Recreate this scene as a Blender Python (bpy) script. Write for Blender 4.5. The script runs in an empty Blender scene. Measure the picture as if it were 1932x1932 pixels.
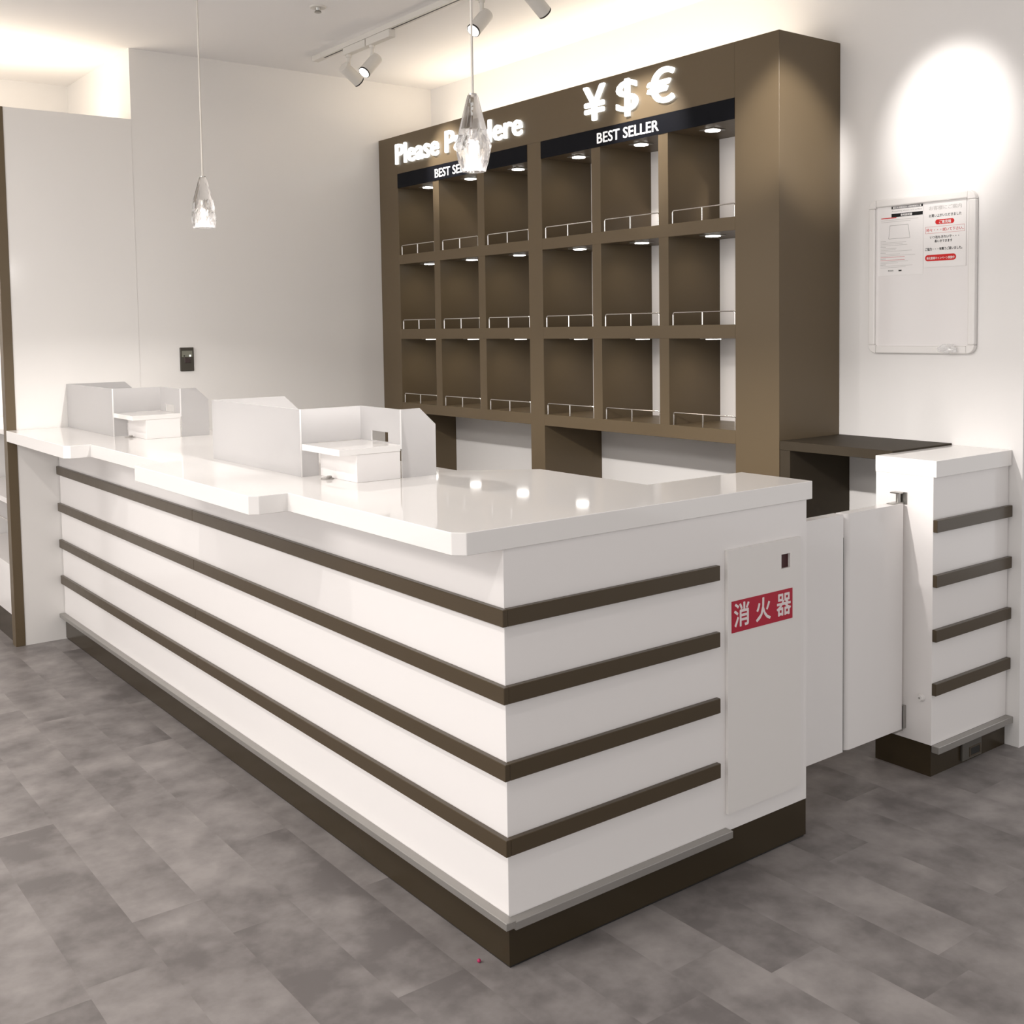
import bpy, bmesh, math, random
from mathutils import Vector, Matrix

random.seed(7)
scene = bpy.context.scene
COL = scene.collection

# ------------------------------------------------------------------ camera
CAM = Vector((-1.41837, -1.91378, 1.42))
yaw, pitch, roll, F = 0.64808, -0.06277, -0.01525, 2101.06
fw = Vector((math.sin(yaw) * math.cos(pitch), math.cos(yaw) * math.cos(pitch), math.sin(pitch)))
rt = Vector((math.cos(yaw), -math.sin(yaw), 0))
up = rt.cross(fw)
r2 = rt * math.cos(roll) + up * math.sin(roll)
u2 = -rt * math.sin(roll) + up * math.cos(roll)
cd = bpy.data.cameras.new('camera')
cam = bpy.data.objects.new('camera', cd)
COL.objects.link(cam)
cam.matrix_world = Matrix(((r2.x, u2.x, -fw.x, CAM.x), (r2.y, u2.y, -fw.y, CAM.y), (r2.z, u2.z, -fw.z, CAM.z), (0, 0, 0, 1)))
cd.sensor_width = 36.0
cd.lens = 36.0 * F / 1932
cd.shift_y = -(966 - 749.17) / 1932
cd.clip_start = 0.05
scene.camera = cam

# ------------------------------------------------------------------ world, exposure, main lights
world = bpy.data.worlds.new('world')
scene.world = world
world.use_nodes = True
bg = world.node_tree.nodes['Background']
bg.inputs[0].default_value = (1.0, 0.975, 0.965, 1)
bg.inputs[1].default_value = 1.02
vs = scene.view_settings
vs.view_transform = 'Standard'
vs.look = 'None'
vs.gamma = 1.0
vs.use_curve_mapping = False
vs.exposure = 0.1

PEND_W = 100.0
WARM = (1.0, 0.86, 0.68)
NEUT = (1.0, 0.95, 0.91)


def aim(o, target):
    o.rotation_euler = (Vector(target) - o.location).to_track_quat('-Z', 'Y').to_euler()


def spot(name, loc, target, power, angle, blend=0.6, radius=0.03, color=NEUT):
    d = bpy.data.lights.new(name, 'SPOT')
    d.energy = power; d.spot_size = math.radians(angle); d.spot_blend = blend
    d.shadow_soft_size = radius; d.color = color
    o = bpy.data.objects.new(name, d); COL.objects.link(o)
    o.location = loc; aim(o, target)
    return o


def area(name, loc, target, power, sx, sy, color=NEUT):
    d = bpy.data.lights.new(name, 'AREA')
    d.shape = 'RECTANGLE'; d.size = sx; d.size_y = sy; d.energy = power; d.color = color
    o = bpy.data.objects.new(name, d); COL.objects.link(o)
    o.location = loc
    if target is None: o.rotation_euler = (math.pi, 0, 0)
    else: aim(o, target)
    return o


# row of ceiling spots in the aisle in front of the counter
for y in (-0.9, 0.3, 1.5, 2.7):
    spot('aisle_spot_light', (-1.55, y, 2.70), (0.6, y + 0.1, 0.5), 34, 95, 0.9, 0.035)
# added fill across the aisle, tilted up to brighten the ceiling, and unseen ceiling lamps of the shop behind the camera
area('aisle_fill_light', (-6.0, 0.8, 1.1), (-2.6, 0.8, 3.4), 84, 4.2, 2.2)
area('shop_ceiling_light', (-3.4, 0.9, 2.74), (-3.4, 0.9, 0), 100, 1.2, 3.0)
area('shop_ceiling_light', (0.6, -3.6, 2.74), (0.6, -3.6, 0), 7, 2.0, 1.2)
# cove strips above the shelving and behind the low partition
area('cove_strip_light', (1.93, 2.06, 2.41), None, 7.5, 0.10, 2.65, WARM)
area('cove_strip_light', (-0.30, 3.75, 2.36), None, 6, 1.2, 0.25, WARM)
# spot on the white wall above the whiteboard, and on the side of the cabinet
spot('wall_spot_light', (1.30, 0.16, 2.62), (2.09, 0.235, 2.09), 56, 36, 1.0, 0.025)
spot('side_spot_light', (1.20, 0.06, 2.62), (1.80, 0.679, 2.12), 90, 27, 0.8, 0.025)

# ------------------------------------------------------------------ materials
MATS = {}


def mat(name, color, rough=0.5, metal=0.0, spec=0.5, emit=None, estr=0.0, coat=0.0, ior=1.45):
    m = bpy.data.materials.new(name); m.use_nodes = True
    b = m.node_tree.nodes['Principled BSDF']
    b.inputs['Base Color'].default_value = (*color, 1)
    b.inputs['Roughness'].default_value = rough
    b.inputs['Metallic'].default_value = metal
    b.inputs['IOR'].default_value = ior
    b.inputs['Specular IOR Level'].default_value = spec
    b.inputs['Coat Weight'].default_value = coat
    if emit:
        b.inputs['Emission Color'].default_value = (*emit, 1)
        b.inputs['Emission Strength'].default_value = estr
    MATS[name] = m
    return m


def noise_rough(m, scale, lo, hi, bump=0.0):
    nt = m.node_tree; b = nt.nodes['Principled BSDF']
    tc = nt.nodes.new('ShaderNodeTexCoord'); n = nt.nodes.new('ShaderNodeTexNoise')
    n.inputs['Scale'].default_value = scale; n.inputs['Detail'].default_value = 3
    mr = nt.nodes.new('ShaderNodeMapRange')
    mr.inputs['To Min'].default_value = lo; mr.inputs['To Max'].default_value = hi
    nt.links.new(tc.outputs['Object'], n.inputs['Vector'])
    nt.links.new(n.outputs['Fac'], mr.inputs['Value'])
    nt.links.new(mr.outputs['Result'], b.inputs['Roughness'])
    if bump:
        bp = nt.nodes.new('ShaderNodeBump'); bp.inputs['Strength'].default_value = bump
        bp.inputs['Distance'].default_value = 0.002
        nt.links.new(n.outputs['Fac'], bp.inputs['Height'])
        nt.links.new(bp.outputs['Normal'], b.inputs['Normal'])


PAINT = mat('wall_paint', (0.80, 0.785, 0.77), 0.6, spec=0.3); noise_rough(PAINT, 60, 0.55, 0.7, 0.03)
CEIL = mat('ceiling_paint', (0.90, 0.885, 0.875), 0.8, spec=0.2); noise_rough(CEIL, 40, 0.7, 0.9, 0.02)
PANELW = mat('white_wall_laminate', (0.80, 0.78, 0.755), 0.16, spec=0.35); noise_rough(PANELW, 8, 0.14, 0.20)
LAMW = mat('white_counter_laminate', (0.84, 0.815, 0.80), 0.14, spec=0.4); noise_rough(LAMW, 6, 0.10, 0.16)
TOPW = mat('glossy_white_top', (0.84, 0.82, 0.80), 0.06, spec=0.5); noise_rough(TOPW, 5, 0.04, 0.07)
DOORW = mat('door_white_paint', (0.78, 0.755, 0.73), 0.3, spec=0.4)
BROWN = mat('brown_laminate', (0.120, 0.088, 0.051), 0.45, spec=0.35); noise_rough(BROWN, 25, 0.36, 0.46)
STRIP = mat('brown_trim', (0.064, 0.045, 0.024), 0.30, spec=0.5); noise_rough(STRIP, 30, 0.26, 0.36)
KICK = mat('brown_kick_plate', (0.040, 0.029, 0.016), 0.22, spec=0.28); noise_rough(KICK, 12, 0.16, 0.24)
ALU = mat('satin_aluminium', (0.36, 0.345, 0.325), 0.38, metal=0.6)
CHROME = mat('chrome_wire', (0.80, 0.78, 0.75), 0.18, metal=1.0)
STEEL = mat('hinge_steel', (0.42, 0.41, 0.39), 0.30, metal=1.0)
BLACK = mat('black_header_laminate', (0.006, 0.0065, 0.009), 0.5, spec=0.08)
DESKB = mat('desk_brown_laminate', (0.050, 0.040, 0.028), 0.55, spec=0.10)
SLOT = mat('dark_slot', (0.012, 0.011, 0.010), 0.5)
LETTER = mat('lit_letter_face', (0.9, 0.92, 0.95), 0.4, emit=(0.93, 0.98, 1.0), estr=1.15)
PRINT = mat('white_lettering', (0.88, 0.88, 0.87), 0.4, emit=(1, 1, 1), estr=0.30)  # printed letters, not lamps; a slight glow is added to the white
LENS = mat('lamp_lens', (1, 1, 1), 0.3, emit=(1.0, 0.96, 0.90), estr=12)
SPOTW = mat('spot_white_metal', (0.70, 0.675, 0.63), 0.4, spec=0.4)
RIM = mat('black_lamp_rim', (0.02, 0.018, 0.016), 0.4)
WHITEPL = mat('white_plastic', (0.80, 0.78, 0.76), 0.3, spec=0.4)
RED = mat('red_sign', (0.42, 0.012, 0.035), 0.35, spec=0.4)
SIGNW = mat('sign_lettering', (0.78, 0.70, 0.70), 0.5)
DKRED = mat('dark_red_inside', (0.045, 0.003, 0.004), 0.5)
SWITCH = mat('switch_bronze', (0.060, 0.053, 0.042), 0.4, spec=0.4)
SWLAB = mat('switch_window', (0.20, 0.20, 0.16), 0.3)
SWRED = mat('switch_dark_cover', (0.045, 0.028, 0.026), 0.3)
LED = mat('pilot_lamp', (1, 1, 0.9), 0.3, emit=(1, 1, 0.85), estr=3)
BOARD = mat('whiteboard_surface', (0.80, 0.775, 0.765), 0.12, spec=0.5)
PAPER = mat('paper', (0.84, 0.82, 0.81), 0.7, spec=0.2)
INK = mat('black_ink', (0.02, 0.02, 0.02), 0.7, spec=0.1)
GREY = mat('grey_ink', (0.42, 0.41, 0.40), 0.7, spec=0.1)
LGREY = mat('pale_grey_ink', (0.60, 0.585, 0.57), 0.7, spec=0.1)
REDINK = mat('red_ink', (0.62, 0.035, 0.035), 0.6, spec=0.1)
PINKINK = mat('pale_red_ink', (0.62, 0.20, 0.20), 0.6, spec=0.1)
PINK = mat('pink_bead', (0.42, 0.02, 0.10), 0.3)
CORD = mat('cord_white', (0.70, 0.66, 0.60), 0.5)
BULB = mat('bulb_glow', (1, 1, 1), 0.3, emit=(1.0, 0.94, 0.86), estr=4)
NICKEL = mat('nickel', (0.55, 0.53, 0.50), 0.25, metal=1.0)
PLATE = mat('outlet_plate', (0.085, 0.078, 0.066), 0.35)
SHADEGREY = mat('grommet_grey', (0.35, 0.33, 0.31), 0.4)


def make_glass():
    m = bpy.data.materials.new('crystal_glass'); m.use_nodes = True
    nt = m.node_tree; b = nt.nodes['Principled BSDF']
    b.inputs['Base Color'].default_value = (1, 0.99, 0.98, 1)
    b.inputs['Roughness'].default_value = 0.0
    b.inputs['IOR'].default_value = 1.5
    b.inputs['Transmission Weight'].default_value = 1.0
    tl = nt.nodes.new('ShaderNodeBsdfTranslucent'); tl.inputs[0].default_value = (0.95, 0.93, 0.95, 1)
    tr = nt.nodes.new('ShaderNodeBsdfTransparent')
    m1 = nt.nodes.new('ShaderNodeMixShader'); m1.inputs[0].default_value = 0.03
    m2 = nt.nodes.new('ShaderNodeMixShader'); m2.inputs[0].default_value = 0.25
    nt.links.new(b.outputs[0], m1.inputs[1]); nt.links.new(tl.outputs[0], m1.inputs[2])
    nt.links.new(m1.outputs[0], m2.inputs[1]); nt.links.new(tr.outputs[0], m2.inputs[2])
    nt.links.new(m2.outputs[0], nt.nodes['Material Output'].inputs[0])
    return m


GLASS = make_glass()


def make_clear():
    m = bpy.data.materials.new('clear_plastic_film'); m.use_nodes = True
    nt = m.node_tree; b = nt.nodes['Principled BSDF']
    b.inputs['Base Color'].default_value = (0.9, 0.9, 0.9, 1)
    b.inputs['Roughness'].default_value = 0.1
    tr = nt.nodes.new('ShaderNodeBsdfTransparent'); mx = nt.nodes.new('ShaderNodeMixShader')
    mx.inputs[0].default_value = 0.35
    nt.links.new(tr.outputs[0], mx.inputs[1]); nt.links.new(b.outputs[0], mx.inputs[2])
    nt.links.new(mx.outputs[0], nt.nodes['Material Output'].inputs[0])
    return m


FILM = make_clear()


def make_frost():
    m = bpy.data.materials.new('frosted_acrylic'); m.use_nodes = True
    nt = m.node_tree; b = nt.nodes['Principled BSDF']
    b.inputs['Base Color'].default_value = (0.74, 0.73, 0.73, 1)
    b.inputs['Roughness'].default_value = 0.12
    b.inputs['Specular IOR Level'].default_value = 0.4
    tl = nt.nodes.new('ShaderNodeBsdfTranslucent'); tl.inputs[0].default_value = (0.72, 0.71, 0.71, 1)
    tr = nt.nodes.new('ShaderNodeBsdfTransparent'); tr.inputs[0].default_value = (0.95, 0.95, 0.95, 1)
    m1 = nt.nodes.new('ShaderNodeMixShader'); m1.inputs[0].default_value = 0.40
    m2 = nt.nodes.new('ShaderNodeMixShader'); m2.inputs[0].default_value = 0.26
    nt.links.new(b.outputs[0], m1.inputs[1]); nt.links.new(tl.outputs[0], m1.inputs[2])
    nt.links.new(m1.outputs[0], m2.inputs[1]); nt.links.new(tr.outputs[0], m2.inputs[2])
    nt.links.new(m2.outputs[0], nt.nodes['Material Output'].inputs[0])
    return m


FROST = make_frost()
EDGE = mat('acrylic_edge_glow', (0.90, 0.89, 0.88), 0.15)  # opaque pale white stands in for light gathered at the pane edges


def make_floor():
    m = bpy.data.materials.new('vinyl_floor_planks'); m.use_nodes = True
    nt = m.node_tree; L = nt.links; N = nt.nodes
    b = N['Principled BSDF']
    tone = N.new('ShaderNodeAttribute'); tone.attribute_name = 'tone'
    tc = N.new('ShaderNodeTexCoord')
    add = N.new('ShaderNodeVectorMath'); add.operation = 'MULTIPLY_ADD'
    cmb = N.new('ShaderNodeCombineXYZ')
    L.new(tone.outputs['Fac'], cmb.inputs[0]); L.new(tone.outputs['Fac'], cmb.inputs[2])
    add.inputs[1].default_value = (1, 1, 1)
    sc = N.new('ShaderNodeVectorMath'); sc.operation = 'SCALE'; sc.inputs['Scale'].default_value = 37.0
    L.new(cmb.outputs[0], sc.inputs[0])
    L.new(tc.outputs['Object'], add.inputs[0]); L.new(sc.outputs[0], add.inputs[2])
    n1 = N.new('ShaderNodeTexNoise'); n1.inputs['Scale'].default_value = 5.5; n1.inputs['Detail'].default_value = 6; n1.inputs['Roughness'].default_value = 0.58
    n2 = N.new('ShaderNodeTexNoise'); n2.inputs['Scale'].default_value = 16; n2.inputs['Detail'].default_value = 5
    L.new(add.outputs[0], n1.inputs['Vector']); L.new(add.outputs[0], n2.inputs['Vector'])
    mx = N.new('ShaderNodeMath'); mx.operation = 'MULTIPLY_ADD'; mx.inputs[1].default_value = 0.35
    L.new(n2.outputs['Fac'], mx.inputs[0]); L.new(n1.outputs['Fac'], mx.inputs[2])
    t2 = N.new('ShaderNodeMath'); t2.operation = 'MULTIPLY_ADD'; t2.inputs[1].default_value = 0.14
    L.new(tone.outputs['Fac'], t2.inputs[0]); L.new(mx.outputs[0], t2.inputs[2])
    cr = N.new('ShaderNodeValToRGB')
    cr.color_ramp.elements[0].position = 0.58; cr.color_ramp.elements[0].color = (0.150, 0.136, 0.132, 1)
    cr.color_ramp.elements[1].position = 1.08; cr.color_ramp.elements[1].color = (0.318, 0.294, 0.284, 1)
    L.new(t2.outputs[0], cr.inputs[0]); L.new(cr.outputs[0], b.inputs['Base Color'])
    b.inputs['Roughness'].default_value = 0.42
    b.inputs['Specular IOR Level'].default_value = 0.35
    return m


FLOORM = make_floor()

# ------------------------------------------------------------------ mesh helpers


def box(bm, x0, x1, y0, y1, z0, z1, bev=0.0, seg=1):
    r = bmesh.ops.create_cube(bm, size=1.0)
    vs_ = r['verts']
    for v in vs_:
        v.co = Vector(((x0 + x1) / 2 + v.co.x * (x1 - x0), (y0 + y1) / 2 + v.co.y * (y1 - y0), (z0 + z1) / 2 + v.co.z * (z1 - z0)))
    if bev > 0:
        es = {e for v in vs_ for e in v.link_edges}
        bmesh.ops.bevel(bm, geom=list(es), offset=bev, segments=seg, profile=0.5, affect='EDGES')


def prism(bm, pts, axis, a0, a1, bev=0.0):
    """pts: 2D outline; axis 'z': (x,y), 'y': (x,z), 'x': (y,z)"""
    def mk(p, a):
        return {'z': Vector((p[0], p[1], a)), 'y': Vector((p[0], a, p[1])), 'x': Vector((a, p[0], p[1]))}[axis]
    lo = [bm.verts.new(mk(p, a0)) for p in pts]
    hi = [bm.verts.new(mk(p, a1)) for p in pts]
    n = len(pts)
    fs = [bm.faces.new(lo), bm.faces.new(hi)]
    for i in range(n):
        fs.append(bm.faces.new((lo[i], lo[(i + 1) % n], hi[(i + 1) % n], hi[i])))
    bmesh.ops.recalc_face_normals(bm, faces=fs)
    if bev > 0:
        es = {e for f in fs for e in f.edges}
        bmesh.ops.bevel(bm, geom=list(es), offset=bev, segments=1, profile=0.5, affect='EDGES')


def holed(bm, axis, a0, a1, us, vs4):
    """slab with one rectangular opening; us/vs4: four ascending coordinates in the plane (outer, hole, hole, outer)"""
    def mk(a, u, v):
        return Vector((a, u, v)) if axis == 'x' else Vector((u, a, v))
    g = [[[bm.verts.new(mk(a, u, v)) for v in vs4] for u in us] for a in (a0, a1)]
    fs = []
    for i in range(3):
        for j in range(3):
            if i == 1 and j == 1: continue
            for k in (0, 1):
                fs.append(bm.faces.new((g[k][i][j], g[k][i + 1][j], g[k][i + 1][j + 1], g[k][i][j + 1])))
    def wall(p, q): fs.append(bm.faces.new((g[0][p[0]][p[1]], g[0][q[0]][q[1]], g[1][q[0]][q[1]], g[1][p[0]][p[1]])))
    for i in range(3):
        wall((i, 0), (i + 1, 0)); wall((i, 3), (i + 1, 3)); wall((0, i), (0, i + 1)); wall((3, i), (3, i + 1))
    wall((1, 1), (2, 1)); wall((1, 2), (2, 2)); wall((1, 1), (1, 2)); wall((2, 1), (2, 2))
    bmesh.ops.recalc_face_normals(bm, faces=fs)


def tube(bm, pts, r, seg=10, cap=True):
    pts = [Vector(p) for p in pts]
    rings = []
    for i, p in enumerate(pts):
        d = (pts[min(i + 1, len(pts) - 1)] - pts[max(i - 1, 0)]).normalized()
        a = d.cross(Vector((0, 0, 1)) if abs(d.z) < 0.9 else Vector((1, 0, 0))).normalized()
        c = d.cross(a)
        rr = r[i] if isinstance(r, (list, tuple)) else r
        rings.append([bm.verts.new(p + (a * math.cos(t) + c * math.sin(t)) * rr) for t in [2 * math.pi * k / seg for k in range(seg)]])
    fs = []
    for q, w in zip(rings, rings[1:]):
        for k in range(seg):
            fs.append(bm.faces.new((q[k], q[(k + 1) % seg], w[(k + 1) % seg], w[k])))
    if cap:
        fs.append(bm.faces.new(rings[0])); fs.append(bm.faces.new(rings[-1]))
    bmesh.ops.recalc_face_normals(bm, faces=fs)
    return fs


def new(): return bmesh.new()


def root_loc(p):
    v = Vector((0, 0, 0))
    while p is not None:
        v += p.location; p = p.parent
    return v


def obj(name, bm, m, parent=None, smooth=False, origin=None):
    """one mesh object; geometry given in world coordinates"""
    if parent is None:
        if origin is None:
            xs = [v.co for v in bm.verts]
            mn = Vector((min(c.x for c in xs), min(c.y for c in xs), min(c.z for c in xs)))
            mx = Vector((max(c.x for c in xs), max(c.y for c in xs), max(c.z for c in xs)))
            origin = Vector(((mn.x + mx.x) / 2, (mn.y + mx.y) / 2, mn.z))
        off = Vector(origin)
    else:
        off = root_loc(parent)
    for v in bm.verts: v.co -= off
    me = bpy.data.meshes.new(name); bm.to_mesh(me); bm.free()
    ms = m if isinstance(m, (list, tuple)) else [m]
    for q in ms: me.materials.append(q)
    if smooth:
        for p in me.polygons: p.use_smooth = True
        me.set_sharp_from_angle(angle=math.radians(40))
    o = bpy.data.objects.new(name, me); COL.objects.link(o)
    if parent is None: o.location = off
    else: o.parent = parent
    return o


def tag(o, label, cat, group=None):
    o['label'] = label; o['category'] = cat
    if group: o['group'] = group
    return o


def thing(name, loc, label, cat, group=None):
    o = bpy.data.objects.new(name, None); COL.objects.link(o)
    o.empty_display_size = 0.05; o.location = loc
    return tag(o, label, cat, group)


def struct(name, bm, m, smooth=False):
    o = obj(name, bm, m, None, smooth); o['kind'] = 'structure'; return o


def bx(name, b, m, parent=None, bev=0.0, seg=1):
    bm = new(); box(bm, *b, bev, seg)
    return obj(name, bm, m, parent)


def dup(src, loc):
    """copy of a thing with copies of its parts and sub-parts"""
    r = src.copy(); COL.objects.link(r); r.location = loc
    for ch in list(src.children):
        c = ch.copy(); COL.objects.link(c); c.parent = r
        for g in ch.children:
            d = g.copy(); COL.objects.link(d); d.parent = c
    return r


def text_bm(s, face, at, height=None, width=None, depth=0.002, bold=0.0, font_h=0.72, align='LEFT'):
    """mesh of lettering. face 'x': read from the -X side, 'y': read from the -Y side. at = world point of the left end of the base line"""
    c = bpy.data.curves.new('lettering', 'FONT'); c.body = s
    c.resolution_u = 3
    o = bpy.data.objects.new('lettering', c); COL.objects.link(o)
    dg = bpy.context.evaluated_depsgraph_get()
    me = bpy.data.meshes.new_from_object(o.evaluated_get(dg))
    bpy.data.objects.remove(o); bpy.data.curves.remove(c)
    bm = new(); bm.from_mesh(me); bpy.data.meshes.remove(me)
    xs = [v.co.x for v in bm.verts]; ys = [v.co.y for v in bm.verts]
    sy = (height / font_h) if height else 1.0
    sx = width / (max(xs) - min(xs)) if width else sy
    x0 = min(xs)
    for v in bm.verts:
        v.co.z = 0
    bmesh.ops.remove_doubles(bm, verts=bm.verts, dist=1e-5)
    if bold > 0:   # heavier strokes: the outline laid over itself, shifted by the extra weight
        lift = 0.0
        src = list(bm.verts) + list(bm.edges) + list(bm.faces)
        for ax, ay in ((1, 0), (-1, 0), (0, 1), (0, -1), (0.7, 0.7), (0.7, -0.7), (-0.7, 0.7), (-0.7, -0.7)):
            g = bmesh.ops.duplicate(bm, geom=src)['geom']
            bmesh.ops.translate(bm, verts=[q for q in g if isinstance(q, bmesh.types.BMVert)], vec=(ax * bold, ay * bold, 0))
            lift += 0.02
            for q in g:
                if isinstance(q, bmesh.types.BMVert): q.co.z = -lift
    ext = bmesh.ops.extrude_face_region(bm, geom=list(bm.faces))
    for g in ext['geom']:
        if isinstance(g, bmesh.types.BMVert): g.co.z = 1.0 + g.co.z
    for v in bm.verts: v.co.z = max(0.0, v.co.z)
    for v in bm.verts:
        tx, ty, tz = (v.co.x - x0) * sx, v.co.y * sy, v.co.z * depth
        if face == 'x': v.co = Vector((at[0] - tz, at[1] - tx, at[2] + ty))
        else: v.co = Vector((at[0] + tx, at[1] - tz, at[2] + ty))
    bmesh.ops.recalc_face_normals(bm, faces=bm.faces)
    return bm


def split_letters(s, height, width, bold=0.0):
    """advance of each visible letter, as fractions laid out over the given width: [(char, start, w)]"""
    def ext(t):
        c = bpy.data.curves.new('lettering', 'FONT'); c.body = t
        o = bpy.data.objects.new('lettering', c); COL.objects.link(o)
        dg = bpy.context.evaluated_depsgraph_get()
        me = bpy.data.meshes.new_from_object(o.evaluated_get(dg))
        xs = [v.co.x for v in me.vertices]; ys = [v.co.y for v in me.vertices]
        r = (min(xs), max(xs))
        bpy.data.objects.remove(o); bpy.data.curves.remove(c); bpy.data.meshes.remove(me)
        return r
    full = ext(s); k = width / (full[1] - full[0])
    out = []
    for i, ch in enumerate(s):
        if ch == ' ': continue
        e = ext(s[:i + 1]); one = ext(ch)
        w = one[1] - one[0]
        out.append((ch, (e[1] - w - full[0]) * k, w * k))
    return out


# ------------------------------------------------------------------ room shell
CZ = 2.765
XW = 2.092
YL = 3.44

# floor: vinyl planks, one face each with its own tone
PW, PL = 0.1722, 0.8975
bm = new(); tl = bm.faces.layers.float.new('tone')
OFF = {0: 0.735, 2: 0.747, 3: 1.18, 4: -0.152, 5: -0.109, 6: -0.011, 7: -0.151}
TONES = {}
rng = random.Random(11)
i0 = -34
for i in range(i0, 30):
    xa = -0.765 + i * PW; xb = xa + PW
    off = OFF.get(i, rng.uniform(0, PL)) % PL
    j = 0
    y = -6.5 + off - PL
    while y < 5.0:
        y2 = y + PL
        f = bm.faces.new([bm.verts.new((xa, y, 0)), bm.verts.new((xb, y, 0)), bm.verts.new((xb, y2, 0)), bm.verts.new((xa, y2, 0))])
        f[tl] = rng.random()
        y = y2
me = bpy.data.meshes.new('floor'); bm.to_mesh(me); bm.free(); me.materials.append(FLOORM)
fl = bpy.data.objects.new('floor', me); COL.objects.link(fl); fl['kind'] = 'structure'

bm = new(); box(bm, -6.6, 4.3, -6.5, 5.0, CZ, CZ + 0.08); struct('ceiling', bm, CEIL)
bm = new(); box(bm, XW, 4.3, -0.036, 4.6, 0, CZ); struct('wall_back', bm, PAINT)
bm = new(); box(bm, 0.392, XW, YL, 4.45, 0, CZ); struct('wall_left', bm, PANELW)
bm = new(); box(bm, -0.178, 0.3915, YL - 0.0012, YL + 0.05, 0, 2.432); struct('wall_partition', bm, PANELW)
bm = new(); box(bm, -0.2195, -0.178, YL - 0.004, YL + 0.054, 0, 2.432, 0.001); struct('trim_1', bm, BROWN)
bm = new(); box(bm, -3.5, XW, 4.45, 4.6, 0, CZ); struct('wall_far_left', bm, PAINT)

# ------------------------------------------------------------------ shelving cabinet
XC = 1.744
CB = 2.040            # face of the white back board
COLS_R = [(2.020, 1.681), (1.625, 1.281), (1.228, 0.884)]
COLS_L = [(3.246, 2.907), (2.853, 2.518), (2.462, 2.121)]
ROWS = [(2.170, 1.815), (1.765, 1.417), (1.365, 1.022)]   # (top, bottom) of each cell
TOPZ = 2.4476
cab = thing('shelving_cabinet', (1.9, 2.06, 0), 'tall brown wall cabinet with eighteen open cells standing along the back wall', 'cabinet')
bx('side_panel', (XC, XW - 0.001, 0.679, 0.884, 0, TOPZ), BROWN, cab, 0.001)
bx('side_panel', (XC, XW - 0.001, 3.246, YL - 0.002, 0, TOPZ), BROWN, cab, 0.001)
bx('centre_post', (XC, CB, 2.020, 2.121, 0, 2.2465), BROWN, cab, 0.001)
bx('header_panel', (XC, XC + 0.03, 0.884, 3.246, 2.2465, TOPZ), BROWN, cab, 0.0008)
bx('top_board', (XC + 0.03, XW - 0.001, 0.884, 3.246, 2.36, 2.38), BROWN, cab)
bx('back_board', (CB, XW - 0.001, 0.884, 3.246, 0.972, 2.36), LAMW, cab)
for cols in (COLS_L, COLS_R):
    ya, yb = cols[-1][1], cols[0][0]
    bx('shelf', (XC, CB, ya, yb, 2.170, 2.2465), BROWN, cab)
    for (t, b), (t2, b2) in zip(ROWS, ROWS[1:]):
        bx('shelf', (XC, CB, ya, yb, t2, b), BROWN, cab, 0.0008)
    bx('shelf', (XC, CB, ya, yb, 0.971, ROWS[2][1]), BROWN, cab, 0.0008)
    for (a, b), (c, d) in zip(cols, cols[1:]):
        for t, bt in ROWS:
            bx('divider', (XC + 0.0005, CB, c, b, bt, t), BROWN, cab)
# legs under the cabinet: board behind the front post
bx('leg_panel', (XC + 0.004, XW - 0.002, 2.022, 2.119, 0, 0.971), BROWN, cab)

# black header strips with printed lettering
rowname = ['top', 'middle', 'bottom']
for cols, lab, y0 in ((COLS_L, 'black header strip reading BEST SELLER under the words Please Pay Here', 2.879),
                      (COLS_R, 'black header strip reading BEST SELLER under the three currency symbols', 1.638)):
    ya, yb = cols[-1][1], cols[0][0]
    t = thing('header_sign', (XC, (ya + yb) / 2, 2.17), lab, 'sign', 'black header strips on the cabinet')
    bx('sign_plate', (XC - 0.0025, XC - 0.0004, ya, yb, 2.170, 2.246), BLACK, t)
    for ch, s, w in split_letters('BEST SELLER', 0.044, 0.364, 0.012):
        b = text_bm(ch, 'x', (XC - 0.0028, y0 - s, 2.1845), 0.044, w, 0.002, 0.012)
        obj('letter', b, PRINT, t)

# illuminated words and currency symbols on the header panel
t = thing('illuminated_sign', (XC, 2.7, 2.29), 'glowing white channel letters reading Please Pay Here on the brown cabinet header', 'sign')
for ch, s, w in split_letters('Please Pay Here', 0.108, 1.10, 0.014):
    b = text_bm(ch, 'x', (XC - 0.004, 3.246 - s, 2.2965), 0.108, w, 0.010, 0.014)
    obj('letter', b, LETTER, t)
for ch, y, w, z, h, nm, kind in (('\u00a5', 1.712, 0.128, 2.284, 0.140, 'yen', 'leftmost of the three currency symbols'),
                                 ('$', 1.508, 0.122, 2.290, 0.132, 'dollar', 'middle of the three currency symbols'),
                                 ('\u20ac', 1.326, 0.142, 2.290, 0.128, 'euro', 'nearest the right end of the cabinet')):
    b = text_bm(ch, 'x', (XC - 0.004, y, z), h, w, 0.010, 0.008 if ch == '$' else 0.016)
    tag(obj('currency_sign', b, LETTER), 'glowing white %s symbol on the cabinet header, %s' % (nm, kind), 'sign', 'currency symbols on the header')

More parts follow.
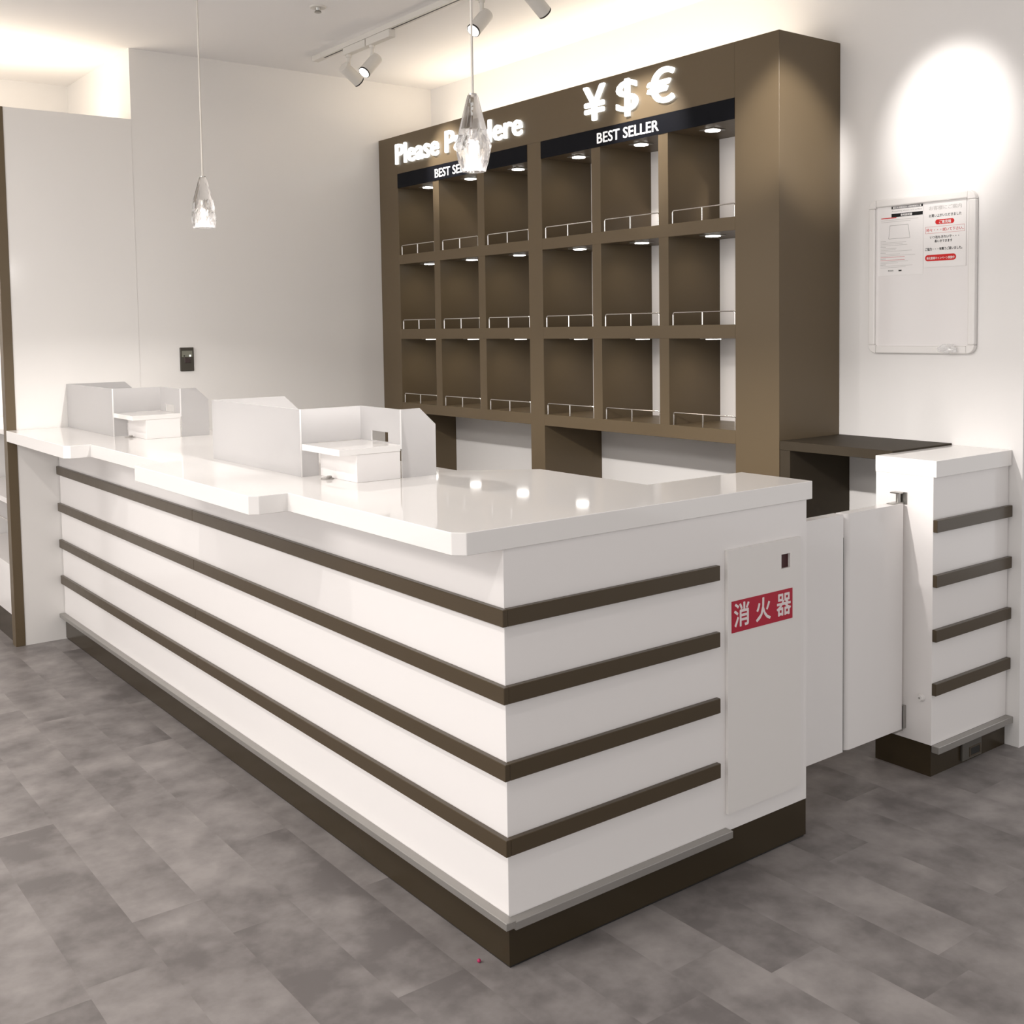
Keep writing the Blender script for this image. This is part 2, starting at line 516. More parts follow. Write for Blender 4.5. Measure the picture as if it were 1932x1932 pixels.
# recessed square lights, one in the ceiling of each cell; guard rails, one on the floor of each cell
ORD = ['leftmost', 'second from the left', 'third from the left', 'fourth from the left', 'fifth from the left', 'rightmost']
cells = COLS_L + COLS_R
dl = None
rails = {}
for r, (top, bot) in enumerate(ROWS):
    for c, (yl, yr) in enumerate(cells):
        ym = (yl + yr) / 2 + 0.030
        loc = Vector((1.846, ym, top))
        if dl is None:
            dl = thing('downlight', loc, '', 'light', 'square downlights in the cabinet cells')
            b = new(); box(b, 1.846 - 0.037, 1.846 + 0.037, ym - 0.037, ym + 0.037, top - 0.003, top - 0.0002, 0.001)
            obj('bezel', b, ALU, dl)
            b = new(); tube(b, [(1.846, ym, top - 0.0055), (1.846, ym, top - 0.0031)], 0.029, 24)
            obj('lens', b, LENS, dl)
            d = dl
        else:
            d = dup(dl, loc)
        d['label'] = 'square downlight in the %s cell of the %s row' % (ORD[c], rowname[r])
        spot('cell_light', (1.846, ym, top - 0.008), (1.846, ym, 0), 1.4, 150, 1.0, 0.022, (1.0, 0.90, 0.76))
        # rail
        w = round(yl - yr, 3)
        base = Vector((XC + 0.008, yl, bot))
        if w not in rails:
            b = new(); R = 0.0026; H = 0.050
            ya, yb, y2 = yl - 0.016, yr + 0.008, (yl + yr) / 2
            x = base.x
            tube(b, [(x, ya, bot + 0.0005), (x, ya, bot + H - 0.008), (x, ya - 0.002, bot + H - 0.002), (x, ya - 0.008, bot + H),
                     (x, yb + 0.008, bot + H), (x, yb + 0.002, bot + H - 0.002), (x, yb, bot + H - 0.008), (x, yb, bot + 0.0005)], R, 8)
            tube(b, [(x, y2, bot + 0.0005), (x, y2, bot + H)], R, 8)
            o = obj('guard_rail', b, CHROME, None, True, base)
            rails[w] = o
        else:
            o = rails[w].copy(); COL.objects.link(o); o.location = base
        tag(o, 'low chrome wire rail across the %s cell of the %s shelf row' % (ORD[c], rowname[r]), 'rail', 'wire rails on the cabinet shelves')

# two track spots grazing the cabinet header are in the track section

# ------------------------------------------------------------------ desk beside the cabinet
t = thing('side_desk', (1.92, 0.44, 0), 'plain brown desk shelf between the tall cabinet and the striped end pier', 'desk')
bx('desk_top', (XC, XW - 0.001, 0.216, 0.677, 0.966, 0.998), DESKB, t, 0.001)
bx('leg', (XC + 0.001, XW - 0.001, 0.632, 0.677, 0, 0.966), DESKB, t, 0.001)

# ------------------------------------------------------------------ main counter
STRZ = [0.8115, 0.6407, 0.4701, 0.3009]
ctr = thing('counter', (0.2, 1.7, 0), 'long white glossy service counter banded with four brown strips', 'counter')
E = 1.030
body = [(0, 0), (E, 0), (E, 0.242), (0.655, 0.242), (0.655, 0.70), (0.45, 0.85), (0.45, YL - 0.006), (0, YL - 0.006)]
b = new(); prism(b, body, 'z', 0.107, 0.940, 0.0008); obj('body', b, LAMW, ctr)
ins = [(0.001, 0.001), (E - 0.001, 0.001), (E - 0.001, 0.241), (0.654, 0.241), (0.654, 0.70), (0.449, 0.85), (0.449, YL - 0.006), (0.001, YL - 0.006)]
b = new(); prism(b, ins, 'z', 0.006, 0.107); obj('kick_plate', b, KICK, ctr)
ins2 = [(x + 0.004 if x < 0.01 else x - 0.004, y + 0.004 if y < 0.01 else y - 0.004) for x, y in ins]
b = new(); prism(b, ins2, 'z', 0.0, 0.006); obj('shadow_gap_strip', b, SLOT, ctr)  # near-black strip paints the shade of the gap at the floor
SEAM = 1.765
SH, SD = 0.038, 0.0142
for z in STRZ:
    bx('trim_strip', (-SD, -0.0002, -SD, SEAM - 0.0006, z - SH, z), STRIP, ctr, 0.0012)
    bx('trim_strip', (-SD, -0.0002, SEAM + 0.0006, YL - 0.006, z - SH, z), STRIP, ctr, 0.0012)
    bx('trim_strip', (-0.0001, 0.671, -SD, -0.0002, z - SH, z), STRIP, ctr, 0.0012)
LD = 0.026
bx('bumper_ledge', (-LD, -0.0002, -LD, SEAM - 0.001, 0.106, 0.1235), ALU, ctr, 0.0012)
bx('bumper_ledge', (-LD, -0.0002, SEAM + 0.001, YL - 0.006, 0.106, 0.1235), ALU, ctr, 0.0012)
bx('bumper_ledge', (-0.0001, 0.703, -LD, -0.0002, 0.100, 0.1195), ALU, ctr, 0.0012)
# extinguisher compartment door with a finger hole
b = new()
X0, X1, Z0, Z1 = 0.703, 0.994, 0.156, 0.844
hx0, hx1, hz0, hz1 = 0.914, 0.950, 0.767, 0.8055
y0, y1 = -0.009, -0.0005
holed(b, 'y', y0, y1, (X0, hx0, hx1, X1), (Z0, hz0, hz1, Z1))
door = obj('door', b, DOORW, ctr)
bx('finger_hole', (hx0 - 0.001, hx1 + 0.001, -0.0012, -0.0003, hz0 - 0.001, hz1 + 0.001), DKRED, door)

t = thing('extinguisher_sign', (0.838, -0.0095, 0.629), 'red sign with three white characters on the counter end door', 'sign')
bx('sign_plate', (0.7175, 0.9580, -0.0104, -0.0092, 0.6285, 0.7105), RED, t)
for ch, x in (('\u6d88', 0.7265), ('\u706b', 0.8110), ('\u5668', 0.8935)):
    bmx = text_bm(ch, 'y', (x, -0.0105, 0.6475), 0.056, 0.0565, 0.0004, 0.018, 0.85)
    obj('character', bmx, SIGNW, t)

# countertop with two projecting bays
top = [(-0.121, 0.020), (-0.098, -0.004), (1.050, -0.004), (1.050, 0.248), (0.672, 0.248), (0.672, 0.710), (0.470, 0.855), (0.470, YL - 0.005),
       (-0.222, YL - 0.005), (-0.222, 2.535), (-0.200, 2.513), (-0.124, 2.513), (-0.124, 1.715), (-0.205, 1.715), (-0.229, 1.692),
       (-0.229, 0.806), (-0.206, 0.789), (-0.124, 0.789)]
b = new(); prism(b, top, 'z', 0.9402, 0.9896, 0.0012)
tag(obj('countertop', b, TOPW), 'glossy white worktop with two projecting bays lying along the counter', 'countertop')

# ------------------------------------------------------------------ register stands, screens and grommets on the countertop
ZT = 0.9898
SIDES = []


def acrylic(name, outline, axis, a0, a1, parent):
    b = new()
    prism(b, outline, axis, a0, a1)
    k = {'x': 0, 'y': 1}[axis]
    b.normal_update()
    for f in b.faces:
        f.material_index = 0 if abs(f.normal[k]) > 0.9 else 1
    return obj(name, b, [FROST, EDGE], parent)


def screen(y0, label):
    T = 0.005; z1 = 1.1885
    t = thing('acrylic_screen', (0.2, y0 + 0.44, ZT), label, 'screen', 'stepped acrylic screens on the counter')
    # long front pane
    acrylic('front_pane', [(y0 + 0.228, ZT), (y0 + 0.886, ZT), (y0 + 0.886, z1), (y0 + 0.228, z1)], 'x', 0.047, 0.047 + T, t)
    # step pane
    acrylic('step_pane', [(0.052, ZT), (0.106, ZT), (0.106, ZT + 0.098), (0.250, ZT + 0.098), (0.250, z1), (0.052, z1)], 'y', y0 + 0.228, y0 + 0.228 + T, t)
    # short pane with a window cut out
    b = new()
    ya, yb = y0, y0 + 0.228
    ha, hb, za, zb = y0 + 0.067, y0 + 0.166, 1.089, 1.118
    holed(b, 'x', 0.250, 0.250 + T, (ya, ha, hb, yb), (1.074, za, zb, z1))
    b.normal_update()
    for f in b.faces: f.material_index = 0 if abs(f.normal.x) > 0.9 else 1
    obj('window_pane', b, [FROST, EDGE], t)
    # wing panes with a cut corner
    w = [(0.2555, ZT), (0.372, ZT), (0.372, 1.139), (0.319, z1), (0.2555, z1)]
    acrylic('wing_pane', w, 'y', y0, y0 + T, t)
    w = [(0.052, ZT), (0.366, ZT), (0.366, 1.140), (0.314, z1), (0.052, z1)]
    acrylic('wing_pane', w, 'y', y0 + 0.881, y0 + 0.886, t)
    return t


def stand(y0, label):
    t = thing('register_stand', (0.18, y0 + 0.1, ZT), label, 'stand', 'white register stands on the counter')
    b = new(); box(b, 0.107, 0.249, y0, y0 + 0.220, ZT, 1.0685, 0.0008); obj('body', b, LAMW, t)
    b = new(); box(b, 0.051, 0.2495, y0 - 0.002, y0 + 0.226, 1.0687, 1.0870, 0.0008); obj('tabletop', b, TOPW, t)
    return t


def grommet(y0, label):
    t = thing('cable_grommet', (0.084, y0 + 0.13, ZT), label, 'grommet', 'cable grommets in the countertop')
    b = new(); tube(b, [(0.084, y0 + 0.135, ZT), (0.084, y0 + 0.135, ZT + 0.003)], 0.019, 20); obj('ring', b, SHADEGREY, t, True)
    b = new(); box(b, 0.080, 0.094, y0 + 0.122, y0 + 0.134, ZT + 0.003, ZT + 0.010, 0.002); obj('cable_flap', b, SHADEGREY, t)


screen(0.826, 'stepped frosted acrylic screen with a small window on the near bay')
screen(2.550, 'stepped frosted acrylic screen with a small window on the far bay by the wall')
stand(0.826, 'white box stand with overhanging top on the counter behind the near acrylic screen')
stand(2.550, 'white box stand with overhanging top on the counter behind the far acrylic screen')
grommet(0.826, 'small grey cable grommet under the overhang of the near box stand')
grommet(2.550, 'small grey cable grommet under the overhang of the far box stand')

# ------------------------------------------------------------------ end pier, gate leaves
PX, PY = 1.653, 0.010
pier = thing('end_pier', (1.87, 0.11, 0), 'short white pier with four dark strips standing against the back wall', 'counter')
XR = XW - 0.002
bx('body', (PX, XR, PY, 0.214, 0.100, 0.940), LAMW, pier, 0.0008)
bx('top', (PX - 0.0005, XR, PY - 0.010, 0.216, 0.9402, 0.9915), TOPW, pier, 0.001)
bx('kick_plate', (PX + 0.002, XR, PY + 0.003, 0.212, 0, 0.0998), KICK, pier)
for z in STRZ:
    bx('trim_strip', (PX - 0.001, XR, PY - 0.015, PY - 0.0002, z - SH - 0.003, z - 0.003), STRIP, pier, 0.0012)
bx('bumper_ledge', (PX, XR, PY - LD, PY - 0.0002, 0.079, 0.101), ALU, pier, 0.0012)

t = thing('floor_outlet', (1.875, PY, 0.02), 'dark socket box set in the brown kick plate of the pier', 'outlet')
bx('cover_plate', (1.822, 1.935, PY - 0.005, PY + 0.0028, 0.008, 0.074), PLATE, t, 0.001)
b = new()
for q in ((1.862, 1.868, 0.014, 0.046), (1.922, 1.928, 0.014, 0.046), (1.868, 1.922, 0.014, 0.018), (1.868, 1.922, 0.042, 0.046)):
    box(b, q[0], q[1], PY - 0.0065, PY - 0.0051, q[2], q[3])
obj('socket_rim', b, STRIP, t)
bx('socket', (1.868, 1.922, PY - 0.0058, PY - 0.0051, 0.018, 0.042), SLOT, t)

t = thing('door_stop', (PX, 0.044, 0.235), 'small round white door stop on the white side of the pier', 'door stop')
b = new(); tube(b, [(PX - 0.0004, 0.044, 0.246), (PX - 0.004, 0.044, 0.246), (PX - 0.014, 0.044, 0.246)], [0.013, 0.013, 0.009], 18); obj('buffer', b, WHITEPL, t, True)
b = new(); tube(b, [(PX - 0.0141, 0.044, 0.246), (PX - 0.0146, 0.044, 0.246)], 0.0035, 10); obj('screw', b, STEEL, t, True)


def leaf(x0, x1, round_left, label, hinge):
    t = thing('gate_leaf', ((x0 + x1) / 2, 0.115, 0.128), label, 'gate', 'white swing gate leaves beside the counter')
    ya, yb = 0.103, 0.137
    za, zb = 0.131, 0.851
    if round_left:
        r = 0.028
        pts = [(x0 + r - r * math.cos(a), ya + r - r * math.sin(a)) for a in [math.pi / 2 * k / 6 for k in range(7)]]
        pts = pts + [(x1, ya), (x1, yb), (x0, yb)]
    else:
        pts = [(x0, ya), (x1, ya), (x1, yb), (x0, yb)]
    b = new(); prism(b, pts, 'z', za, zb)
    obj('panel', b, LAMW, t, round_left)
    if not round_left:
        bx('edge_seal', (x1 + 0.0002, x1 + 0.0035, ya + 0.001, yb - 0.003, za + 0.001, zb - 0.07), SLOT, t)
    if hinge:
        h = PX - 0.0006
        b = new(); box(b, h - 0.003, h, 0.100, 0.128, zb - 0.004, zb + 0.034, 0.0006)
        box(b, h - 0.030, h - 0.003, 0.108, 0.142, zb + 0.030, zb + 0.034, 0.0006)
        tube(b, [(h - 0.014, 0.122, zb + 0.003), (h - 0.014, 0.122, zb + 0.030)], 0.0075, 12)
        box(b, h - 0.060, h - 0.003, 0.110, 0.134, zb + 0.0002, zb + 0.003, 0.0006)
        obj('hinge', b, STEEL, t, True)
        b = new(); box(b, h - 0.013, h, 0.098, 0.130, za + 0.002, za + 0.075, 0.001)
        box(b, h - 0.050, h - 0.001, 0.108, 0.134, za - 0.010, za - 0.0003, 0.001)
        obj('hinge', b, STEEL, t)


leaf(1.036, 1.333, False, 'white gate leaf next to the long counter with the red sign', False)
leaf(1.342, 1.636, True, 'white gate leaf with rounded edge hinged on the striped pier', True)

# ------------------------------------------------------------------ whiteboard and notices
wb = thing('whiteboard', (XW, 0.333, 1.306), 'small white framed whiteboard with two notices hung on the wall above the pier', 'whiteboard')
ya, yb, za, zb = 0.127, 0.541, 1.306, 1.854
fx0, fx1 = XW - 0.020, XW - 0.0005
fwid, cr = 0.026, 0.030
bx('panel', (XW - 0.010, XW - 0.001, ya + 0.010, yb - 0.010, za + 0.010, zb - 0.010), BOARD, wb)
bx('frame_bar', (fx0, fx1, ya + cr, yb - cr, zb - fwid, zb), WHITEPL, wb, 0.004, 2)
bx('frame_bar', (fx0, fx1, ya + cr, yb - cr, za, za + fwid), WHITEPL, wb, 0.004, 2)
bx('frame_bar', (fx0, fx1, ya, ya + fwid, za + cr, zb - cr), WHITEPL, wb, 0.004, 2)
bx('frame_bar', (fx0, fx1, yb - fwid, yb, za + cr, zb - cr), WHITEPL, wb, 0.004, 2)
for cy, sy in ((ya, 1), (yb, -1)):
    for cz, sz in ((za, 1), (zb, -1)):
        arc = [(cy + sy * (cr - cr * math.cos(a)), cz + sz * (cr - cr * math.sin(a))) for a in [math.pi / 2 * k / 6 for k in range(7)]]
        pts = arc + [(cy + sy * cr, cz + sz * cr)]
        b = new(); prism(b, pts, 'x', fx0 - 0.001, fx1, 0.002)
        obj('corner_cap', b, WHITEPL, wb)

PXX = XW - 0.0103   # face of the board
n1 = thing('notice_sheet', (PXX, 0.416, 1.585), 'white paper with black title bars and grey line drawing, on the whiteboard', 'notice')
bx('sheet', (PXX - 0.0006, PXX - 0.0001, 0.326, 0.508, 1.583, 1.829), PAPER, n1)
xp = PXX - 0.0008


def ink(parent, nm, y0, y1, z0, z1, m):
    bx(nm, (xp - 0.0003, xp, min(y0, y1), max(y0, y1), min(z0, z1), max(z0, z1)), m, parent)


def line_text(parent, s, y, z, h, w, m, bold=0.0, nm='text_line', dx=0.0):
    obj(nm, text_bm(s, 'x', (xp - dx, y, z), h, w, 0.0002, bold, 0.85), m, parent)


ink(n1, 'title_bar', 0.452, 0.328, 1.8175, 1.8265, INK)
ink(n1, 'title_bar_inset', 0.446, 0.334, 1.8190, 1.8250, PAPER)
n1.children[-1].location.x -= 0.0002
line_text(n1, '\u203b\u4f7f\u7528\u4e0a\u306e\u304a\u9858\u3044\u3068\u3054\u6ce8\u610f', 0.442, 1.8198, 0.0045, 0.104, INK, 0.0, 'title_text', 0.0006)
line_text(n1, 'Protecting whiteboard surface', 0.450, 1.808, 0.005, 0.118, GREY, 0.0)
ink(n1, 'title_bar', 0.452, 0.328, 1.7890, 1.8010, INK)
line_text(n1, '\u4f7f\u7528\u8aac\u660e\u66f8', 0.415, 1.7915, 0.0075, 0.046, PAPER, 0.02, 'title_text', 0.0004)
ink(n1, 'heading_line', 0.494, 0.432, 1.7855, 1.7885, REDINK)
for k in range(2):
    ink(n1, 'text_line', 0.494, 0.345 + 0.03 * k, 1.7785 - 0.006 * k, 1.7800 - 0.006 * k, LGREY)
# line drawing of a screen
dr = new()
for p, q in (((0.458, 1.760), (0.385, 1.760)), ((0.385, 1.760), (0.378, 1.713)), ((0.378, 1.713), (0.463, 1.713)), ((0.463, 1.713), (0.458, 1.760))):
    tube(dr, [(xp, p[0], p[1]), (xp, q[0], q[1])], 0.0007, 6)
obj('drawing', dr, GREY, n1)
zz = 1.706
rg = random.Random(3)
for k in range(19):
    m = PINKINK if k in (11, 13) else (GREY if k % 4 == 0 else LGREY)
    ln = rg.uniform(0.06, 0.14)
    ink(n1, 'text_line', 0.496, 0.496 - (ln if k % 4 else 0.022), zz - 0.0014, zz, m)
    zz -= 0.0052
line_text(n1, '\u682a\u5f0f\u4f1a\u793e', 0.465, 1.598, 0.0045, 0.022, INK, 0.01)
ink(n1, 'text_line', 0.422, 0.410, 1.597, 1.602, INK)

n2 = thing('notice_sheet', (PXX, 0.243, 1.605), 'white notice with black Japanese lines and red rounded bars, on the whiteboard', 'notice')
bx('sheet', (PXX - 0.0016, PXX - 0.0008, 0.164, 0.323, 1.604, 1.829), PAPER, n2)
xp = PXX - 0.0018


def pill(parent, y0, y1, z0, z1, m, nm):
    r = (z1 - z0) / 2
    pts = [(y0 - r + r * math.cos(a) * 1, (z0 + z1) / 2 + r * math.sin(a)) for a in [-math.pi / 2 + math.pi * k / 8 for k in range(9)]]
    pts += [(y1 + r - r * math.cos(a), (z0 + z1) / 2 - r * math.sin(a)) for a in [-math.pi / 2 + math.pi * k / 8 for k in range(9)]]
    b = new(); prism(b, pts, 'x', xp - 0.0003, xp); obj(nm, b, m, parent)


line_text(n2, '\u304a\u5ba2\u69d8\u306b\u3054\u6848\u5185', 0.303, 1.8010, 0.013, 0.122, LGREY, 0.02)
line_text(n2, '\u304a\u8cb7\u3044\u4e0a\u304c\u3044\u305f\u3060\u304d\u307e\u3057\u305f', 0.303, 1.7765, 0.0095, 0.121, INK, 0.01)
pill(n2, 0.279, 0.208, 1.7500, 1.7665, REDINK, 'red_bar')
line_text(n2, '\u3054\u610f\u898b\u7bb1', 0.264, 1.7535, 0.0095, 0.044, PAPER, 0.02, 'bar_text', 0.0004)
fr = new()
for q in ((0.169, 0.316, 1.7205, 1.7213), (0.169, 0.316, 1.7427, 1.7435), (0.169, 0.1698, 1.7205, 1.7435), (0.3152, 0.316, 1.7205, 1.7435)):
    box(fr, xp - 0.0003, xp, q[0], q[1], q[2], q[3])
obj('red_frame', fr, PINKINK, n2)
line_text(n2, '\u6642\u3005\u30fb\u30fb\u30fb\u62ed\u3044\u3066\u4e0b\u3055\u3044\u3002', 0.312, 1.7270, 0.0105, 0.138, REDINK, 0.005)
line_text(n2, '\u3044\u3064\u8fc4\u3082\u304d\u308c\u3044\u3067\u30fb\u30fb\u30fb', 0.298, 1.7030, 0.0090, 0.108, INK, 0.02)
line_text(n2, '\u9577\u3044\u304d\u3067\u304d\u307e\u3059', 0.281, 1.6890, 0.0090, 0.066, INK, 0.02)
line_text(n2, '\u3054\u5354\u529b\u30fb\u30fb\u30fb\u6709\u96e3\u3046\u3054\u5ea7\u3044\u307e\u3057\u305f\u3002', 0.317, 1.6625, 0.0090, 0.139, INK, 0.02)
pill(n2, 0.317, 0.200, 1.6255, 1.6470, REDINK, 'red_bar')
line_text(n2, '\u7f8e\u5316\u610f\u8b58\u30ad\u30e3\u30f3\u30da\u30fc\u30f3\u5b9f\u65bd\u4e2d', 0.311, 1.6315, 0.0085, 0.105, PAPER, 0.015, 'bar_text', 0.0004)

# crumpled clear bag of magnets lying on the frame's lower bar
b = new()
bmesh.ops.create_icosphere(b, subdivisions=3, radius=1.0)
rg = random.Random(5)
for v in b.verts:
    k = 1 + 0.22 * math.sin(7 * v.co.y + 3 * v.co.z) * math.cos(5 * v.co.z - 2 * v.co.x) + rg.uniform(-0.08, 0.08)
    v.co = Vector((XW - 0.034 + 0.011 * v.co.x * k, 0.218 + 0.034 * v.co.y * k, 1.3235 + 0.016 * v.co.z * k))
tag(obj('plastic_bag', b, FILM, None, False), 'crumpled clear plastic bag clipped to the lower edge of the whiteboard', 'bag')

# ------------------------------------------------------------------ wall switch
t = thing('wall_switch', (0.624, YL, 1.228), 'dark bronze control plate with a lit pilot lamp on the far side wall', 'switch')
bx('plate', (0.589, 0.658, YL - 0.010, YL - 0.0005, 1.228, 1.344), SWITCH, t, 0.002)
bx('label_window', (0.597, 0.650, YL - 0.0115, YL - 0.0101, 1.297, 1.328), SWLAB, t)
bx('cover', (0.610, 0.638, YL - 0.0130, YL - 0.0101, 1.268, 1.294), SWRED, t, 0.001)
bx('pilot_lamp', (0.634, 0.642, YL - 0.0135, YL - 0.0116, 1.300, 1.307), LED, t)
bx('button', (0.605, 0.611, YL - 0.0130, YL - 0.0116, 1.300, 1.306), SLOT, t)

# ------------------------------------------------------------------ pendants


def pendant(y, prof, seg, label, jitter, watts):
    x = 0.150; zt = 1.975
    t = thing('pendant_lamp', (x, y, 1.794), label, 'pendant lamp', 'crystal pendants over the counter')
    b = new(); tube(b, [(x, y, zt - 0.004), (x, y, CZ - 0.020)], 0.0033, 10); obj('cord', b, CORD, t, True)
    b = new(); tube(b, [(x, y, CZ - 0.022), (x, y, CZ - 0.0005)], 0.035, 24); obj('canopy', b, SPOTW, t, True)
    # faceted glass body with a hollow core
    b = new(); rg = random.Random(int(y * 100))
    H = 0.181
    def ring(r, z, n, rot=0.0, jit=0.0):
        return [b.verts.new((x + r * (1 + rg.uniform(-jit, jit)) * math.cos(2 * math.pi * k / n + rot), y + r * (1 + rg.uniform(-jit, jit)) * math.sin(2 * math.pi * k / n + rot), z + rg.uniform(-jit, jit) * 0.03)) for k in range(n)]
    rings = []
    for i, (fr_, r) in enumerate(prof):
        rings.append(ring(r, zt - H * fr_, seg, (i % 2) * math.pi / seg if jitter else 0.2, jitter if 0 < i < len(prof) - 1 else 0))
    inner = [ring(0.60 * prof[-1][1], zt - H + 0.0005, seg, 0.2), ring(0.017, zt - H * 0.60, seg, 0.2), ring(0.012, zt - H * 0.45, seg, 0.2)]
    chain = rings + inner
    for a, c in zip(chain, chain[1:]):
        for k in range(seg):
            if jitter and c in rings and a in rings:
                b.faces.new((a[k], a[(k + 1) % seg], c[k])); b.faces.new((a[(k + 1) % seg], c[(k + 1) % seg], c[k]))
            else:
                b.faces.new((a[k], a[(k + 1) % seg], c[(k + 1) % seg], c[k]))
    b.faces.new(rings[0]); b.faces.new(inner[-1])
    bmesh.ops.recalc_face_normals(b, faces=b.faces)
    obj('glass_shade', b, GLASS, t)
    b = new(); tube(b, [(x, y, zt - H * 0.62), (x, y, zt - H * 0.462)], 0.0095, 16); s = obj('lamp_holder', b, NICKEL, t, True)
    b = new(); tube(b, [(x, y, zt - H * 0.93), (x, y, zt - H * 0.90), (x, y, zt - H * 0.66), (x, y, zt - H * 0.625)], [0.004, 0.0075, 0.0080, 0.005], 14); obj('bulb', b, BULB, t, True)
    b = new(); tube(b, [(x, y, zt + 0.0002), (x, y, zt + 0.004)], 0.0105, 16); obj('cap', b, NICKEL, t, True)
    # light of the pendant: the cut glass throws most of it sideways and down
    d = bpy.data.lights.new('pendant_light', 'POINT'); d.energy = watts; d.color = NEUT; d.shadow_soft_size = 0.014
    d.use_nodes = True; nt = d.node_tree; em = nt.nodes['Emission']
    tc = nt.nodes.new('ShaderNodeTexCoord'); sp = nt.nodes.new('ShaderNodeSeparateXYZ')
    ma = nt.nodes.new('ShaderNodeMath'); ma.operation = 'MULTIPLY_ADD'; ma.inputs[1].default_value = -0.5; ma.inputs[2].default_value = 0.5
    cr = nt.nodes.new('ShaderNodeValToRGB'); e = cr.color_ramp.elements
    e[0].position = 0.0; e[0].color = (0.05, 0.05, 0.05, 1)
    e[1].position = 1.0; e[1].color = (0.04, 0.04, 0.04, 1)
    for p_, v_ in ((0.53, 0.04), (0.62, 0.09), (0.70, 0.8), (0.735, 1.0), (0.77, 0.75), (0.83, 0.10)):
        q = e.new(p_); q.color = (v_, v_, v_, 1)
    nt.links.new(tc.outputs['Normal'], sp.inputs[0]); nt.links.new(sp.outputs[2], ma.inputs[0])
    nt.links.new(ma.outputs[0], cr.inputs[0]); nt.links.new(cr.outputs[0], em.inputs['Strength'])
    lo = bpy.data.objects.new('pendant_light', d); COL.objects.link(lo); lo.location = (x, y, zt - H - 0.016)


pendant(0.296, [(0, 0.0130), (0.45, 0.0345), (0.655, 0.0445), (0.86, 0.0370), (1.0, 0.0290)], 9,
        'faceted clear crystal pendant hanging in front of the sign lettering', 0.03, PEND_W)
pendant(1.983, [(0, 0.0130), (0.10, 0.0185), (0.45, 0.0350), (0.62, 0.0395), (0.72, 0.0400), (0.82, 0.0425), (0.92, 0.0410), (1.0, 0.0400)], 14,
        'rough clear crystal pendant hanging before the plain far side wall', 0.09, PEND_W * 0.5)

# ------------------------------------------------------------------ ceiling: track, spots, sprinkler
trk = thing('light_track', (1.2, 1.4, CZ - 0.026), 'long white lighting track with a black slot along the ceiling before the cabinet', 'light track')
b = new()
prism(b, [(1.183, CZ - 0.0005), (1.183, CZ - 0.024), (1.1955, CZ - 0.024), (1.1955, CZ - 0.016), (1.2045, CZ - 0.016), (1.2045, CZ - 0.024), (1.217, CZ - 0.024), (1.217, CZ - 0.0005)], 'y', -1.2, 3.02)
obj('rail', b, SPOTW, trk)
bx('slot', (1.1957, 1.2043, -1.19, 3.015, CZ - 0.0242, CZ - 0.0165), SLOT, trk)
bx('end_feed', (1.182, 1.218, 3.0205, 3.110, CZ - 0.026, CZ - 0.0005), SPOTW, trk, 0.002)


def track_spot(y_arm, y_box, direction, label, light_target, power, angle):
    zb = CZ - 0.0245
    t = thing('track_spotlight', (1.2, y_arm, zb), label, 'spotlight', 'white cylinder spotlights on the ceiling track')
    bx('adapter', (1.183, 1.217, y_box - 0.205, y_box, zb - 0.034, zb - 0.0002), SPOTW, t, 0.002)
    d = Vector(direction).normalized()
    ztop = zb - 0.034
    jz = zb - 0.098
    b = new(); tube(b, [(1.2, y_arm, ztop - 0.0003), (1.2, y_arm, ztop - 0.012)], 0.013, 16); tube(b, [(1.2, y_arm, ztop - 0.012), (1.2, y_arm, jz)], 0.0085, 12)
    obj('arm', b, SPOTW, t, True)
    c = Vector((1.2, y_arm, jz - 0.016)) + d * 0.015
    R = 0.0280; Ln = 0.110
    a, f = c - d * Ln * 0.5, c + d * Ln * 0.5
    b = new(); tube(b, [a, a + d * 0.002, f - d * 0.006], [R - 0.002, R, R], 28); h = obj('housing', b, SPOTW, t, True)
    b = new(); tube(b, [f - d * 0.0058, f], R, 28); obj('rim', b, RIM, h, True)
    b = new(); tube(b, [f + d * 0.0002, f + d * 0.0010], R * 0.86, 28); obj('lens', b, LENS, h, True)
    spot('track_spot_light', f + d * 0.006, light_target, power, angle, 0.7, 0.022)


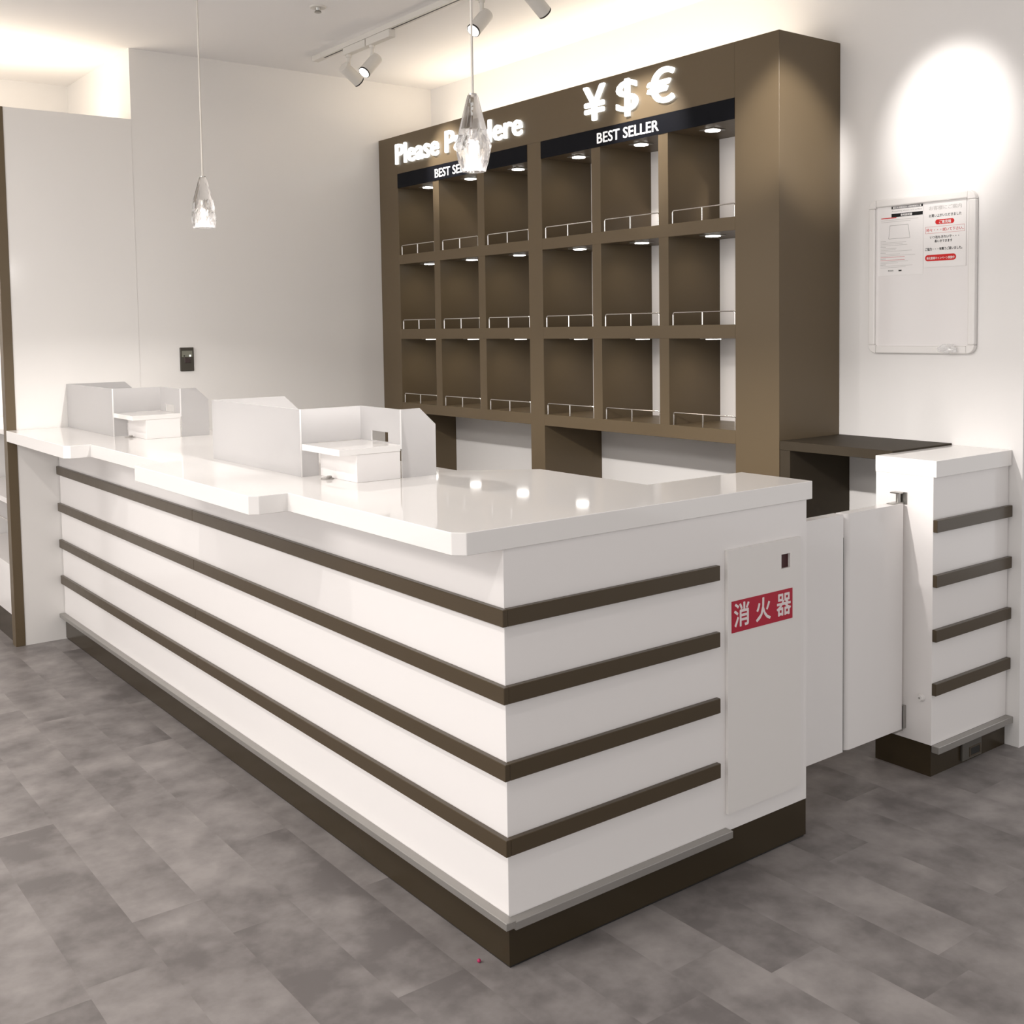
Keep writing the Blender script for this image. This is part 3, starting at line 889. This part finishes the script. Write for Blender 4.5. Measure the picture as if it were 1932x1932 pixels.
track_spot(2.772, 2.800, (0.83, 0.12, -0.54), 'white cylinder spotlight near the track end, turned away toward the cabinet', (1.744, 2.76, 2.24), 42, 42)
track_spot(2.557, 2.585, (-0.69, -0.10, -0.72), 'white cylinder spotlight facing forward, beside the one at the track end', (0.0, 2.6, 0.9), 22, 60)
track_spot(1.702, 1.730, (-0.69, -0.10, -0.72), 'white cylinder spotlight facing forward, just behind the near pendant cord', (0.0, 1.8, 0.9), 22, 60)
track_spot(1.372, 1.400, (0.83, 0.12, -0.54), 'white cylinder spotlight aimed at the currency symbols, farthest from the track end', (1.744, 1.33, 2.19), 52, 44)

t = thing('sprinkler_head', (0.815, 2.335, CZ - 0.03), 'small metal sprinkler head on the plain ceiling', 'sprinkler')
b = new(); tube(b, [(0.815, 2.335, CZ - 0.006), (0.815, 2.335, CZ - 0.0004)], [0.032, 0.036], 24); obj('escutcheon', b, SPOTW, t, True)
b = new(); tube(b, [(0.815, 2.335, CZ - 0.0062), (0.815, 2.335, CZ - 0.016), (0.815, 2.335, CZ - 0.020), (0.815, 2.335, CZ - 0.024)], [0.012, 0.010, 0.014, 0.015], 16)
obj('nozzle', b, STEEL, t, True)

# ------------------------------------------------------------------ display unit beyond the partition
t = thing('display_unit', (0.05, 4.0, 0), 'bright white display unit with dark kick plate beyond the brown partition post', 'display unit')
bx('kick_plate', (-0.203, 0.30, 3.50, 4.44, 0, 0.125), KICK, t)
bx('lower_panel', (-0.206, 0.30, 3.497, 4.44, 0.1252, 0.36), LAMW, t, 0.001)
bx('back_panel', (0.18, 0.20, 3.50, 4.44, 0.361, 2.30), LAMW, t)
bx('shelf', (-0.20, 0.179, 3.50, 4.44, 0.640, 0.665), LAMW, t, 0.001)
bx('shelf', (-0.20, 0.179, 3.50, 4.44, 0.960, 0.985), LAMW, t, 0.001)
bx('top', (-0.206, 0.20, 3.50, 4.44, 2.301, 2.34), LAMW, t, 0.001)
b = new(); tube(b, [(-0.195, 3.51, 0.56), (-0.195, 4.43, 0.56)], 0.003, 8)
for y in (3.56, 3.80, 4.05, 4.30): tube(b, [(-0.195, y, 0.3605), (-0.195, y, 0.56)], 0.003, 8)
obj('guard_rail', b, CHROME, t, True)
area('display_light', (-0.02, 3.97, 2.29), (-0.02, 3.97, 0), 14, 0.3, 0.8)

# ------------------------------------------------------------------ floor debris
b = new(); bmesh.ops.create_icosphere(b, subdivisions=2, radius=0.0045)
for v in b.verts: v.co += Vector((-0.037, 0.065, 0.0045))
tag(obj('bead', b, PINK, None, True), 'tiny pink bead on the floor near the counter corner', 'bead')
